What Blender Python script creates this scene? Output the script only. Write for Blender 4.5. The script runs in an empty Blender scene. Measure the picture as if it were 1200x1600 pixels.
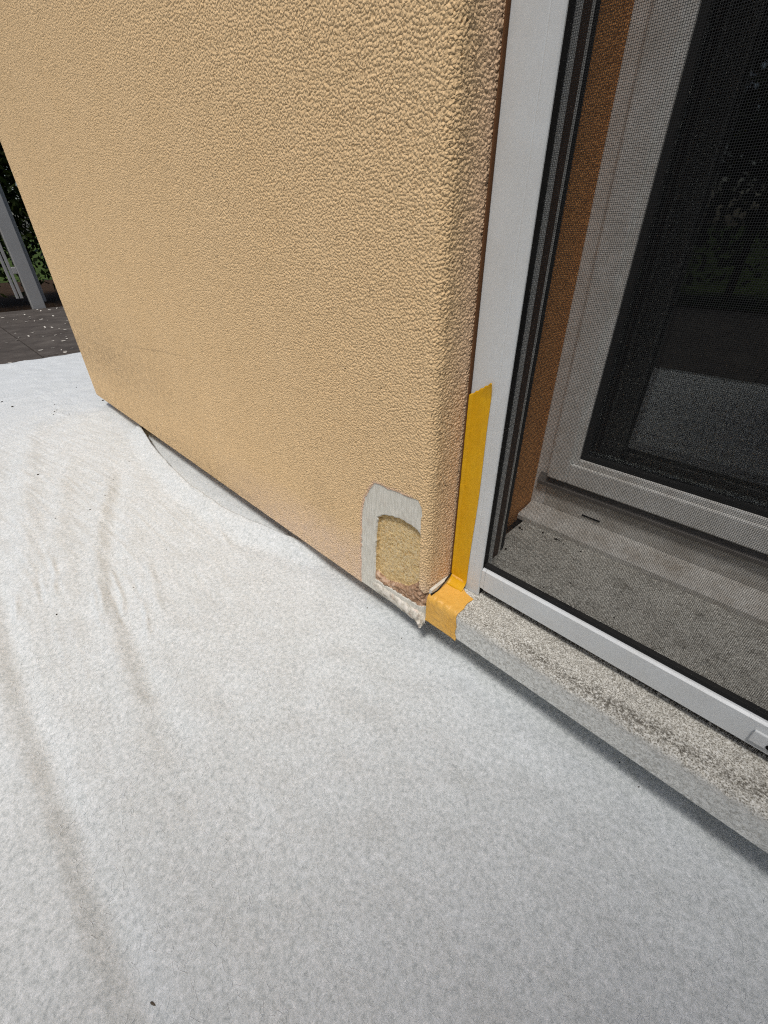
import bpy, bmesh, math, random
import numpy as np
from mathutils import Vector, Matrix

# ------------------------------------------------------------------ camera, sky, sun, exposure
S = 1.4                                   # modelling units -> metres (applied to every top-level object at the end)
sc = bpy.context.scene
cam_d = bpy.data.cameras.new("camera")
cam = bpy.data.objects.new("camera", cam_d)
sc.collection.objects.link(cam)
cam_d.sensor_fit = 'HORIZONTAL'
cam_d.sensor_width = 36.0
cam_d.lens = 673.23 / 1200 * 36.0
cam_d.clip_start = 0.02
cam_d.clip_end = 2000
_p, _r, _y = 0.579706526, -0.0116092482, 0.792186061
_r0 = Vector((math.cos(_y), math.sin(_y), 0)); _f0 = Vector((-math.sin(_y), math.cos(_y), 0)); _u0 = Vector((0, 0, 1))
_f = _f0 * math.cos(_p) - _u0 * math.sin(_p); _u = _u0 * math.cos(_p) + _f0 * math.sin(_p)
_rr = _r0 * math.cos(_r) + _u * math.sin(_r); _uu = _u * math.cos(_r) - _r0 * math.sin(_r)
_m = Matrix((_rr, _uu, -_f)).transposed().to_4x4()
_m.translation = Vector((0, -0.30, 0.466)) * S
cam.matrix_world = _m
sc.camera = cam

world = bpy.data.worlds.new("World"); sc.world = world
world.use_nodes = True
SUN_TO = Vector((0.20, -0.42, 0.95)).normalized()      # towards the sun
elev = math.asin(SUN_TO.z); azim = math.atan2(SUN_TO.x, SUN_TO.y)
nt = world.node_tree
sky = nt.nodes.new("ShaderNodeTexSky"); sky.sky_type = 'NISHITA'; sky.sun_disc = False
sky.sun_elevation = elev; sky.sun_rotation = azim
sky.dust_density = 3.0; sky.air_density = 1.0; sky.ozone_density = 1.0
bgn = nt.nodes["Background"]; bgn.inputs[1].default_value = 0.12
nt.links.new(sky.outputs[0], bgn.inputs[0])
sun_d = bpy.data.lights.new("sun", 'SUN'); sun_d.energy = 3.0; sun_d.angle = math.radians(10); sun_d.color = (1.0, 0.98, 0.95)
sun = bpy.data.objects.new("sun", sun_d); sc.collection.objects.link(sun)
sun.rotation_euler = SUN_TO.to_track_quat('Z', 'Y').to_euler()
sun.location = (0, -3, 6)
vs = sc.view_settings
vs.view_transform = 'Standard'; vs.look = 'None'; vs.gamma = 1.0; vs.use_curve_mapping = False
vs.exposure = -0.30
sc.render.engine = 'CYCLES'
sc.cycles.use_denoising = False
sc.cycles.filter_width = 1.15
sc.cycles.max_bounces = 8

# ------------------------------------------------------------------ helpers
C = sc.collection
RNG = np.random.default_rng(7)
random.seed(7)

def lin(r, g, b):
    f = lambda c: (c / 255) / 12.92 if c <= 10.3 else (((c / 255) + 0.055) / 1.055) ** 2.4
    return (f(r), f(g), f(b), 1)

def smooth(me, on=True):
    me.polygons.foreach_set("use_smooth", np.full(len(me.polygons), on, bool))

def np_mesh(name, V, Q, smooth_on=True):
    V = np.asarray(V, np.float32); Q = np.asarray(Q, np.int32)
    k = Q.shape[1]
    me = bpy.data.meshes.new(name)
    me.vertices.add(len(V)); me.vertices.foreach_set("co", V.ravel())
    me.loops.add(Q.size); me.loops.foreach_set("vertex_index", Q.ravel())
    me.polygons.add(len(Q)); me.polygons.foreach_set("loop_start", np.arange(0, Q.size, k, dtype=np.int32))
    me.polygons.foreach_set("use_smooth", np.full(len(Q), smooth_on, bool))
    me.update(calc_edges=True); me.validate()
    return me

def link(name, me, mat, parent=None):
    o = bpy.data.objects.new(name, me); C.objects.link(o)
    if mat is not None and me is not None and len(me.materials) == 0: me.materials.append(mat)
    if parent is not None: o.parent = parent
    return o

def empty(name, label, cat, group=None):
    o = bpy.data.objects.new(name, None); C.objects.link(o)
    o.empty_display_size = 0.05
    tag(o, label, cat, group)
    return o

def tag(o, label=None, cat=None, group=None, kind=None):
    if label: o["label"] = label
    if cat: o["category"] = cat
    if group: o["group"] = group
    if kind: o["kind"] = kind
    return o

def bm_obj(name, bm, mat, parent=None, sm=False):
    me = bpy.data.meshes.new(name)
    bmesh.ops.recalc_face_normals(bm, faces=bm.faces)
    bm.to_mesh(me); bm.free()
    if sm: smooth(me)
    return link(name, me, mat, parent)

def box(bm, x0, x1, y0, y1, z0, z1, bev=0.0, seg=2):
    r = bmesh.ops.create_cube(bm, size=1.0)
    for v in r["verts"]:
        v.co = Vector((x0 + (v.co.x + .5) * (x1 - x0), y0 + (v.co.y + .5) * (y1 - y0), z0 + (v.co.z + .5) * (z1 - z0)))
    if bev:
        es = list({e for v in r["verts"] for e in v.link_edges})
        bmesh.ops.bevel(bm, geom=es, offset=bev, segments=seg, profile=0.6, affect='EDGES')

def box_obj(name, dims, mat, parent=None, bev=0.0):
    bm = bmesh.new(); box(bm, *dims, bev=bev)
    return bm_obj(name, bm, mat, parent)

def extrude_profile(pts, axis, a, b):
    """closed profile polygon swept along axis 'X' (pts = (y,z)) or 'Z' (pts = (x,y))"""
    bm = bmesh.new()
    def mk(t):
        if axis == 'X': return [bm.verts.new((t, p[0], p[1])) for p in pts]
        return [bm.verts.new((p[0], p[1], t)) for p in pts]
    A = mk(a); B = mk(b); n = len(pts)
    for i in range(n):
        bm.faces.new((A[i], A[(i + 1) % n], B[(i + 1) % n], B[i]))
    bm.faces.new(A[::-1]); bm.faces.new(B)
    return bm

def band_noise(shape, cell, lo, hi, seed):
    """band-passed random field; lo / hi wavelengths in the unit of cell"""
    r = np.random.default_rng(seed)
    n = r.standard_normal(shape)
    F = np.fft.rfft2(n)
    fy = np.fft.fftfreq(shape[0], cell)[:, None]; fx = np.fft.rfftfreq(shape[1], cell)[None]
    f = np.sqrt(fy ** 2 + fx ** 2)
    w = np.exp(-(f * lo * 0.9) ** 4) * (1 - np.exp(-(f * hi * 0.9) ** 4))
    o = np.fft.irfft2(F * w, s=shape)
    return o / o.std()

def sample(a, iy, ix):
    """bilinear sample of array a at float index grids"""
    iy = np.clip(iy, 0, a.shape[0] - 1.001); ix = np.clip(ix, 0, a.shape[1] - 1.001)
    y0 = iy.astype(int); x0 = ix.astype(int); fy = iy - y0; fx = ix - x0
    return (a[y0, x0] * (1 - fy) * (1 - fx) + a[y0 + 1, x0] * fy * (1 - fx) + a[y0, x0 + 1] * (1 - fy) * fx + a[y0 + 1, x0 + 1] * fy * fx)

def bbox_filter(fn, fill, margin):
    def g(x, y, poly, *a):
        P = np.array(poly); k = (x > P[:, 0].min() - margin) & (x < P[:, 0].max() + margin) & (y > P[:, 1].min() - margin) & (y < P[:, 1].max() + margin)
        out = np.full(x.shape, fill); out[k] = fn(x[k], y[k], poly, *a); return out
    return g

def in_poly(x, y, poly):
    inside = np.zeros(x.shape, bool); n = len(poly)
    for i in range(n):
        x1, y1 = poly[i]; x2, y2 = poly[(i + 1) % n]
        if y1 == y2: continue
        c = ((y1 > y) != (y2 > y)) & (x < (x2 - x1) * (y - y1) / (y2 - y1) + x1)
        inside ^= c
    return inside

def poly_dist(x, y, poly, closed=True):
    d = np.full(x.shape, 9.0); n = len(poly)
    for i in range(n if closed else n - 1):
        x1, y1 = poly[i]; x2, y2 = poly[(i + 1) % n]
        dx, dy = x2 - x1, y2 - y1; L = dx * dx + dy * dy + 1e-12
        t = np.clip(((x - x1) * dx + (y - y1) * dy) / L, 0, 1)
        d = np.minimum(d, np.hypot(x - x1 - t * dx, y - y1 - t * dy))
    return d

in_poly = bbox_filter(in_poly, False, .001)
poly_dist = bbox_filter(poly_dist, 9.0, .09)

def steps(*segs):
    """segs: (end, spacing) after the first start value"""
    out = [segs[0]]
    for end, sp in segs[1:]:
        n = max(1, int(round(abs(end - out[-1]) / sp)))
        out += list(np.linspace(out[-1], end, n + 1)[1:])
    return np.array(out)

def grid_quads(ny, nx):
    i = np.arange(ny * nx).reshape(ny, nx)
    return np.stack([i[:-1, :-1], i[:-1, 1:], i[1:, 1:], i[1:, :-1]], -1).reshape(-1, 4)

def sub_mesh(name, V, Q, mask, attrs=None):
    q = Q[mask]; used = np.unique(q); remap = np.full(len(V), -1, np.int32); remap[used] = np.arange(len(used))
    me = np_mesh(name, V[used], remap[q])
    for k, a in (attrs or {}).items():
        at = me.color_attributes.new(k, 'FLOAT_COLOR', 'POINT')
        at.data.foreach_set("color", np.ascontiguousarray(a[used], np.float32).ravel())
    return me

# ---- node materials
class Mat:
    def __init__(s, name, rough=0.8, spec=0.3, metallic=0.0, color=None):
        s.m = bpy.data.materials.new(name); s.m.use_nodes = True
        s.t = s.m.node_tree; s.b = s.t.nodes["Principled BSDF"]
        s.b.inputs["Roughness"].default_value = rough
        s.b.inputs["Specular IOR Level"].default_value = spec
        s.b.inputs["Metallic"].default_value = metallic
        if color: s.b.inputs["Base Color"].default_value = color
        s.tc = s.t.nodes.new("ShaderNodeTexCoord").outputs["Object"]
        s.h = None
    def n(s, kind, **kw):
        nd = s.t.nodes.new(kind)
        for k, v in kw.items(): setattr(nd, k, v)
        return nd
    def l(s, a, b): s.t.links.new(a, b)
    def mapping(s, scale=(1, 1, 1), rot=(0, 0, 0)):
        m = s.n("ShaderNodeMapping"); m.inputs["Scale"].default_value = scale; m.inputs["Rotation"].default_value = rot
        s.l(s.tc, m.inputs["Vector"]); return m.outputs[0]
    def noise(s, scale, detail=4, rough=0.55, vec=None, dist=0.0):
        n = s.n("ShaderNodeTexNoise"); n.inputs["Scale"].default_value = scale; n.inputs["Detail"].default_value = detail
        n.inputs["Roughness"].default_value = rough; n.inputs["Distortion"].default_value = dist
        s.l(vec or s.tc, n.inputs["Vector"]); return n.outputs["Fac"]
    def voronoi(s, scale, vec=None, feature='F1'):
        n = s.n("ShaderNodeTexVoronoi", feature=feature); n.inputs["Scale"].default_value = scale
        s.l(vec or s.tc, n.inputs["Vector"]); return n.outputs["Distance"]
    def ramp(s, fac, stops):
        r = s.n("ShaderNodeValToRGB"); cr = r.color_ramp
        while len(cr.elements) < len(stops): cr.elements.new(0.5)
        for e, (p, c) in zip(cr.elements, stops):
            e.position = p; e.color = c if len(c) == 4 else (*c, 1)
        s.l(fac, r.inputs[0]); return r.outputs[0]
    def rng(s, fac, a, b, c=0.0, d=1.0):
        r = s.n("ShaderNodeMapRange"); r.inputs[1].default_value = a; r.inputs[2].default_value = b
        r.inputs[3].default_value = c; r.inputs[4].default_value = d
        s.l(fac, r.inputs[0]); return r.outputs[0]
    def mix(s, fac, a, b, mode='MIX'):
        m = s.n("ShaderNodeMix", data_type='RGBA', blend_type=mode)
        for sock, v in ((m.inputs[0], fac), (m.inputs[6], a), (m.inputs[7], b)):
            if isinstance(v, (int, float)): sock.default_value = v
            elif isinstance(v, tuple): sock.default_value = v
            else: s.l(v, sock)
        return m.outputs[2]
    def math(s, op, a, b=0.0):
        m = s.n("ShaderNodeMath", operation=op)
        for sock, v in ((m.inputs[0], a), (m.inputs[1], b)):
            if isinstance(v, (int, float)): sock.default_value = v
            else: s.l(v, sock)
        return m.outputs[0]
    def attr(s, name):
        a = s.n("ShaderNodeAttribute"); a.attribute_name = name
        sp = s.n("ShaderNodeSeparateColor"); s.l(a.outputs["Color"], sp.inputs[0]); return sp.outputs
    def color(s, c): s.l(c, s.b.inputs["Base Color"])
    def rough(s, r): s.l(r, s.b.inputs["Roughness"])
    def bump(s, h, strength=0.5, dist=0.001):
        h = s.math('MULTIPLY', h, strength * dist * 1000)
        if s.h is None:
            s.bn = s.n("ShaderNodeBump"); s.bn.inputs["Strength"].default_value = 1.0; s.bn.inputs["Distance"].default_value = .001
            s.l(s.bn.outputs[0], s.b.inputs["Normal"])
            s.h = h
        else:
            s.h = s.math('ADD', s.h, h)
        s.l(s.h, s.bn.inputs["Height"])
    def vcol(s):
        return s.m

# ------------------------------------------------------------------ materials
M = {}
def stucco_mat(name, base, use_attr):
    m = Mat(name, rough=0.92, spec=0.15)
    n1 = m.noise(9, 4); n2 = m.noise(260, 3)
    c = m.mix(m.rng(n1, .3, .7, 0, .35), base, tuple(np.array(base) * np.array([.93, .90, .84, 1])))
    c = m.mix(m.rng(n2, .45, .75, 0, .25), c, tuple(np.minimum(np.array(base) * np.array([1.10, 1.13, 1.2, 1]), 1)))
    if use_attr:
        a = m.attr("wear")
        sp = m.noise(420, 2, .6); sp2 = m.noise(60, 4, .6)
        pink = m.math('MULTIPLY', a[0], m.rng(m.math('ADD', sp, m.math('MULTIPLY', sp2, .7)), .55, .9))
        c = m.mix(m.math('MULTIPLY', pink, .8), c, lin(238, 210, 184))
        dirt = m.math('MULTIPLY', a[1], m.rng(m.math('ADD', sp, m.math('MULTIPLY', sp2, .8)), .78, 1.05))
        c = m.mix(m.math('MULTIPLY', dirt, .62), c, lin(124, 108, 88))
        c = m.mix(a[2], c, lin(222, 186, 168))
    dv = m.n("ShaderNodeVectorMath", operation='ADD'); nz_ = m.n("ShaderNodeTexNoise"); nz_.inputs["Scale"].default_value = 260; nz_.inputs["Detail"].default_value = 1
    m.l(m.tc, nz_.inputs["Vector"]); sc_ = m.n("ShaderNodeVectorMath", operation='SCALE'); sc_.inputs["Scale"].default_value = .0022
    m.l(nz_.outputs["Color"], sc_.inputs[0]); m.l(m.tc, dv.inputs[0]); m.l(sc_.outputs[0], dv.inputs[1])
    vg = m.voronoi(440, dv.outputs[0])
    m.bump(m.math('MULTIPLY', m.math('POWER', m.rng(vg, 0, .75), 1.6), -1.0), 1.0, .0015)
    m.bump(m.noise(1100, 2, .6), .7, .0005)
    pit_shade = m.rng(m.voronoi(46), .0, .035, 1, 0)  # dark dots painted into the colour as shaded pits, no relief
    c = m.mix(m.math('MULTIPLY', pit_shade, .6), c, lin(96, 66, 36))
    m.color(c)
    return m.m
M['stucco'] = stucco_mat("stucco_render", lin(239, 205, 157), True)
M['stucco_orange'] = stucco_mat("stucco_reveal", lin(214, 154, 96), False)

m = Mat("grey_base_coat", .9, .2)
st = m.noise(60, 5, .65, m.mapping((9, 1, 1)))
c = m.mix(m.rng(st, .42, .6), lin(204, 200, 187), lin(226, 222, 210))
c = m.mix(m.rng(m.noise(40, 3), .5, .75, 0, .5), c, lin(196, 184, 170))
c = m.mix(m.rng(m.voronoi(130), 0, .07, .8, 0), c, lin(120, 112, 100))
m.color(c); m.bump(st, .4, .0006); m.bump(m.noise(900, 3), .5, .0004); M['base_coat'] = m.m

m = Mat("mineral_wool", 1.0, .05)
w = m.noise(70, 6, .7, m.mapping((1, 1, 1)), dist=2.2)
f1 = m.noise(190, 6, .75, m.mapping((1, 1, 2.6), (0, .5, 0)), dist=2.5)
c = m.ramp(f1, [(.36, lin(146, 112, 66)), (.46, lin(212, 180, 124)), (.54, lin(234, 208, 154)), (.64, lin(248, 232, 192))])
c = m.mix(m.rng(w, .45, .65, 0, .5), c, lin(176, 138, 88))
m.color(c); m.bump(f1, .8, .0012); m.bump(m.noise(600, 4, .7, dist=1.5), .7, .0006); M['wool'] = m.m

m = Mat("torn_adhesive", .95, .1)
f1 = m.noise(120, 6, .7, dist=1.0)
m.color(m.ramp(f1, [(.3, lin(112, 86, 66)), (.5, lin(172, 138, 110)), (.7, lin(214, 188, 164))])); m.bump(f1, 1.0, .0014); M['torn'] = m.m

m = Mat("crumbling_mortar", .95, .15)
f1 = m.noise(110, 6, .65)
c = m.ramp(f1, [(.36, lin(168, 158, 144)), (.5, lin(212, 206, 192)), (.62, lin(232, 224, 212))])
c = m.mix(m.rng(m.noise(50, 2), .6, .75, 0, .6), c, lin(214, 172, 146))
m.color(c); m.bump(f1, .6, .0006); m.bump(m.noise(700, 3), .6, .0003); M['mortar'] = m.m

m = Mat("drop_cloth_fleece", .97, .05)
a = m.noise(520, 3, .7); b = m.noise(210, 3, .6); d = m.noise(9, 2)
fib = m.noise(560, 2, .7, m.mapping((1, 3.5, 1), (0, 0, .5)), dist=1.2)
fib2 = m.noise(560, 2, .7, m.mapping((3.5, 1, 1), (0, 0, .8)), dist=1.2)
sp = m.math('ADD', m.math('ADD', m.math('MULTIPLY', a, .45), m.math('MULTIPLY', b, .55)), m.math('ADD', m.math('MULTIPLY', fib, .35), m.math('MULTIPLY', fib2, .35)))
c = m.ramp(m.rng(sp, .66, 1.04), [(.05, lin(176, 181, 181)), (.42, lin(205, 209, 208)), (.75, lin(222, 225, 225)), (1, lin(238, 240, 240))])
c = m.mix(m.rng(d, .42, .62, 0, .12), c, lin(222, 221, 216), 'MULTIPLY')
m.color(c); m.bump(b, .05, .002); m.bump(fib, .35, .0006); m.bump(fib2, .35, .0006); m.bump(a, .25, .0005)
m.b.inputs["Sheen Weight"].default_value = .2; M['cloth'] = m.m

m = Mat("weathered_stone", .9, .25)
a = m.noise(640, 3, .7); b = m.noise(34, 4, .6); v = m.voronoi(700)
sx = m.n("ShaderNodeSeparateXYZ"); m.l(m.tc, sx.inputs[0])
spk = m.ramp(m.math('ADD', m.math('MULTIPLY', a, .7), m.math('MULTIPLY', v, .45)), [(.40, lin(112, 107, 97)), (.50, lin(166, 162, 151)), (.62, lin(200, 197, 187)), (.75, lin(226, 224, 216))])
at = m.attr("dirt")
cr = m.noise(300, 3, .7, m.mapping((1, 1, 1)), dist=1.0)
plain = m.ramp(cr, [(.38, lin(178, 177, 170)), (.5, lin(208, 208, 202)), (.62, lin(228, 228, 222))])
c = m.mix(at[0], plain, spk)
gr = m.noise(330, 3, .75)
drk = m.math('MULTIPLY', at[1], m.rng(m.math('ADD', gr, m.math('MULTIPLY', b, .35)), .62, .76))
c = m.mix(m.math('MULTIPLY', drk, .9), c, lin(84, 79, 70))
c = m.mix(m.math('MULTIPLY', at[2], m.rng(cr, .45, .6)), c, lin(214, 212, 206))
m.color(c); m.bump(m.math('MULTIPLY', a, m.math('ADD', m.math('MULTIPLY', at[0], .75), .25)), .5, .0009); M['stone'] = m.m

def dusty(name, base, rough, spec, dust, amt, metallic=0, scale=30):
    m = Mat(name, rough, spec, metallic)
    n = m.noise(scale, 5, .65); n2 = m.noise(scale * 9, 3)
    c = m.mix(m.rng(m.math('ADD', n, m.math('MULTIPLY', n2, .4)), .5, .95, 0, amt), base, dust)
    c = m.mix(m.rng(m.voronoi(70), 0, .04, .5, 0), c, lin(90, 84, 76))
    m.color(c); m.rough(m.rng(n, .3, .7, rough * .85, min(1, rough * 1.2))); m.bump(n2, .05, .0004)
    return m.m
M['alu'] = dusty("powder_coated_aluminium", lin(210, 213, 213), .42, .45, lin(190, 188, 182), .4)
M['pvc'] = dusty("white_window_plastic", lin(232, 232, 229), .4, .4, lin(190, 184, 174), .7)
M['pvc_dirty'] = dusty("dusty_threshold_plastic", lin(216, 214, 208), .6, .3, lin(164, 155, 142), .9, scale=22)
M['guide_lip'] = dusty("grey_guide_lip", lin(206, 208, 206), .5, .4, lin(176, 170, 160), .5)
M['guide_brown'] = dusty("brown_guide_channel", lin(80, 58, 44), .7, .3, lin(104, 84, 66), .4)
M['black'] = dusty("black_rubber", lin(20, 20, 20), .75, .3, lin(46, 44, 40), .4)
M['seal'] = dusty("brown_joint_seal", lin(104, 72, 48), .9, .1, lin(96, 70, 50), .6)
M['brush'] = dusty("dark_brush_bristle", lin(58, 56, 54), .9, .2, lin(88, 84, 78), .4)
M['bar'] = dusty("grey_weather_bar", lin(112, 107, 102), .55, .35, lin(84, 78, 72), .6)
m = Mat("screen_wire", .7, .25, color=lin(34, 35, 36)); M['wire'] = m.m
M['hinge'] = Mat("dark_hole", .9, .1, color=lin(16, 15, 14)).m

def tape_mat(name, c1, c2, hi):
    m = Mat(name, .5, .4)
    cre = m.noise(170, 3, .6, m.mapping((1, 1, .12))); n = m.noise(26, 4, .6); fine = m.noise(700, 3)
    c = m.mix(m.rng(n, .35, .65), c1, c2)
    c = m.mix(m.rng(cre, .52, .72, 0, .2), c, hi)
    m.color(c); m.bump(cre, .08, .0006); m.bump(fine, .15, .0005)
    return m.m
M['tape_y'] = tape_mat("yellow_masking_tape", lin(220, 168, 10), lin(216, 162, 8), lin(230, 184, 36))
M['tape_o'] = tape_mat("ochre_masking_tape", lin(220, 164, 66), lin(228, 176, 84), lin(236, 192, 112))

m = Mat("window_glass", 0.0, .5, color=(.93, .96, .95, 1))
m.b.inputs["Transmission Weight"].default_value = 1.0; m.b.inputs["IOR"].default_value = 1.5; M['glass'] = m.m
M['room'] = Mat("room_plaster", .9, .2, color=lin(120, 116, 106)).m
M['room_floor'] = Mat("room_floor_wood", .6, .3, color=lin(96, 70, 48)).m

m = Mat("paving_slab_concrete", .9, .2)
n = m.noise(7, 6, .65); n2 = m.noise(160, 4, .7)
c = m.ramp(m.math('ADD', m.math('MULTIPLY', n, .6), m.math('MULTIPLY', n2, .4)), [(.35, lin(58, 53, 49)), (.5, lin(80, 74, 69)), (.68, lin(104, 98, 91))])
m.color(c); m.bump(n2, .5, .002); M['slab'] = m.m
m = Mat("soil", 1, .05); n = m.noise(30, 6, .7)
m.color(m.ramp(n, [(.35, lin(34, 26, 20)), (.65, lin(74, 58, 44))])); m.bump(n, 1, .02); M['soil'] = m.m
m = Mat("lawn_ground", 1, .05); n = m.noise(3, 6, .7)
m.color(m.ramp(n, [(.35, lin(40, 52, 22)), (.65, lin(72, 88, 40))])); M['lawn'] = m.m
def leaf_mat(name, a, b):
    m = Mat(name, .6, .3)
    oi = m.n("ShaderNodeNewGeometry"); n = m.noise(2.2, 3)
    m.color(m.mix(m.math('ADD', m.math('MULTIPLY', oi.outputs["Random Per Island"], .6), m.math('MULTIPLY', n, .4)), a, b))
    return m.m
M['leaf'] = leaf_mat("hedge_leaf", lin(28, 38, 12), lin(74, 90, 30))
M['bark'] = Mat("hedge_bark", .95, .1, color=lin(62, 48, 36)).m
M['post'] = dusty("grey_painted_post", lin(168, 168, 166), .5, .4, lin(140, 138, 134), .4, scale=8)
M['petal'] = Mat("pale_petal", .8, .2, color=lin(214, 208, 196)).m
M['crumb'] = Mat("dark_crumb", .9, .2, color=lin(48, 40, 32)).m
M['fibre'] = Mat("wool_fibre", .8, .2, color=lin(248, 232, 192)).m
M['fleece_fibre'] = Mat("fleece_fibre", .9, .1, color=lin(226, 228, 229)).m
M['seed'] = Mat("seed_shell", .6, .4, color=lin(84, 74, 60)).m

# ------------------------------------------------------------------ the ground
lawn = link("ground", np_mesh("ground", [(-600, -600, -.034), (600, -600, -.034), (600, 600, -.034), (-600, 600, -.034)], [(0, 1, 2, 3)], False), M['lawn'])
tag(lawn, "flat ground sheet around the house and terrace", None, None, "structure")

pav = bpy.data.objects.new("terrace_paving", None); C.objects.link(pav)
tag(pav, "dark grey concrete slab terrace beside the drop cloth", None, None, "structure")
bed = link("bedding", np_mesh("bedding", [(-4.36, -3.2, -.022), (2.6, -3.2, -.022), (2.6, 1.2, -.022), (-4.36, 1.2, -.022)], [(0, 1, 2, 3)], False), M['soil'], pav)
bm = bmesh.new(); box(bm, -.2985, .2985, -.2985, .2985, -.05, 0, bev=.004, seg=2)
slab_me = bpy.data.meshes.new("slab"); bm.to_mesh(slab_me); bm.free(); slab_me.materials.append(M['slab'])
for i in range(11):
    for j in range(7):
        x = -4.06 + i * .6; y = .333 - .6 * 5 + j * .6
        if y > .2 and x > -1.5: continue
        o = link("slab", slab_me, None, pav)
        o.location = (x, y, -.005 + random.uniform(-.0012, .0012)); o.rotation_euler = (random.uniform(-.002, .002), random.uniform(-.002, .002), (i * 3 + j) % 4 * math.pi / 2)
soil = link("planting_bed", np_mesh("planting_bed", [(-7.5, -3.4, -.03), (-4.375, -3.4, -.03), (-4.375, 4.4, -.03), (-7.5, 4.4, -.03)], [(0, 1, 2, 3)], False), M['soil'])
tag(soil, "dark bare soil strip behind the gate post", None, None, "structure")

# ------------------------------------------------------------------ the rendered wall
wall = empty("house_wall", "sand coloured roughcast house wall with a scraped repair patch at its foot", "wall")
ZB = .045
# profile along s: front (Y=0) from the left end to the rounded corner, then the short return to the screen frame
xs_front = steps(-1.575, (-1.0, .0024), (-.55, .0016), (-.2470, .00085))
prof = [(-1.590, .060, -1, 0), (-1.590, .016, -1, 0)]
for a in np.linspace(0, math.pi / 2, 6)[1:-1]:
    prof.append((-1.575 - .015 * math.cos(a), .015 - .015 * math.sin(a), -math.cos(a), -math.sin(a)))
prof += [(x, 0.0, 0, -1) for x in xs_front]
Rr = .0118
for a in np.linspace(0, math.radians(78), 28)[1:]:
    prof.append((-.247 + Rr * math.sin(a), Rr - Rr * math.cos(a), math.sin(a), -math.cos(a)))
px, py = prof[-1][0], prof[-1][1]
for t in np.linspace(0, 1, 52)[1:]:
    y = py + t * (.075 - py); x = px + t * (-.2265 - px)
    prof.append((x, y, .97, -.23))
prof = np.array(prof)
sarc = np.concatenate([[0], np.cumsum(np.hypot(np.diff(prof[:, 0]), np.diff(prof[:, 1])))])
zrow = np.concatenate([[ZB + .0006] * 3, steps(ZB, (.50, .00095), (.84, .00090))])
inset = np.zeros(len(zrow)); inset[0] = .06; inset[1] = .012; inset[2] = .002
NY, NX = len(zrow), len(prof)
Sg, Zg = np.meshgrid(sarc, zrow)
cell = .001
cell = .0008
shape = (1075, 1960)
g1 = band_noise(shape, cell, .0017, .0050, 1); g2 = band_noise(shape, cell, .0010, .0024, 2); g3 = band_noise(shape, cell, .012, .05, 3)
g4 = band_noise(shape, cell, .05, .4, 4)
grain = g1 * .00017 + np.tanh(g2) * .00020 + g3 * .00006 + np.clip(g1 - 1.2, 0, 2) * .00022 - np.clip(-g1 - 1.2, 0, 2) * .0005
iy = Zg / cell; ix = Sg / cell
H = sample(grain, iy, ix)
smoothz = sample(g4, iy, ix)
Xg = np.broadcast_to(prof[:, 0], (NY, NX)); Yg = np.broadcast_to(prof[:, 1], (NY, NX))
wob = sample(band_noise(shape, cell, .006, .03, 5), iy, ix) * .0006
front = Xg + wob; zz = Zg + sample(g3, ix % 1050, iy) * .0012
GREY = [(-.3198, .2189), (-.312, .2205), (-.2985, .2204), (-.279, .2225), (-.2637, .2228), (-.2518, .224), (-.2478, .2172), (-.2466, .2084), (-.2474, .186), (-.246, .1), (-.232, .075), (-.226, .03), (-.3515, .03), (-.3512, .06), (-.3495, .0924), (-.3464, .1293), (-.343, .1715), (-.3373, .1918), (-.3275, .208)]
HOLE = [(-.3168, .1721), (-.3086, .179), (-.2919, .1852), (-.2786, .1871), (-.2657, .1869), (-.253, .184), (-.2479, .1799), (-.2469, .1507), (-.2464, .1044), (-.2380, .0955), (-.2320, .0935), (-.2310, .0739), (-.2624, .0708), (-.2939, .0696), (-.3236, .0671), (-.3239, .0894), (-.3206, .1343)]
def rough_poly(P, step, amp, seed):
    r = np.random.default_rng(seed); out = []
    for i in range(len(P)):
        a, b = np.array(P[i]), np.array(P[(i + 1) % len(P)]); n = max(1, int(np.linalg.norm(b - a) / step))
        for k in range(n):
            out.append(tuple(a + (b - a) * k / n + r.normal(0, amp, 2)))
    return out
GREY = rough_poly(GREY, .005, .0006, 71); HOLE = rough_poly(HOLE, .004, .00045, 72)
TORN = [(-.325, .083), (-.305, .075), (-.288, .082), (-.268, .088), (-.258, .098), (-.246, .112), (-.228, .098), (-.228, .06), (-.33, .06)]
near = (Yg < .02)
def nearest(x, y, poly):
    bd = np.full(x.shape, 9.0); bx = x.copy(); by = y.copy()
    for i in range(len(poly)):
        x1, y1 = poly[i]; x2, y2 = poly[(i + 1) % len(poly)]
        dx, dy = x2 - x1, y2 - y1; L = dx * dx + dy * dy + 1e-12
        t = np.clip(((x - x1) * dx + (y - y1) * dy) / L, 0, 1); qx = x1 + t * dx; qy = y1 + t * dy
        d = np.hypot(x - qx, y - qy); k = d < bd
        bd = np.where(k, d, bd); bx = np.where(k, qx, bx); by = np.where(k, qy, by)
    return bd, bx, by
Xg = Xg.copy(); Zg = Zg.copy()
wob = wob * 0; front = Xg; zz = Zg
ci = np.where((prof[:, 0] > -.36) & (prof[:, 1] < .02) & (np.arange(NX) > 10))[0]; ri = np.where(zrow < .235)[0]
sl = (slice(3, ri[-1] + 1), slice(ci[0], ci[-1] + 1))
for poly in (GREY, HOLE):
    d, qx, qy = nearest(Xg[sl], Zg[sl], poly)
    k = (d < .00052) & (Yg[sl] == 0)
    Xg[sl] = np.where(k, qx, Xg[sl]); Zg[sl] = np.where(k, np.maximum(qy, ZB), Zg[sl])
front = Xg; zz = Zg
mg = in_poly(front, zz, GREY) & near
mh = in_poly(Xg, Zg, HOLE) & near & (inset[:, None] == 0)
mt = in_poly(front, zz, TORN) & mh
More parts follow.
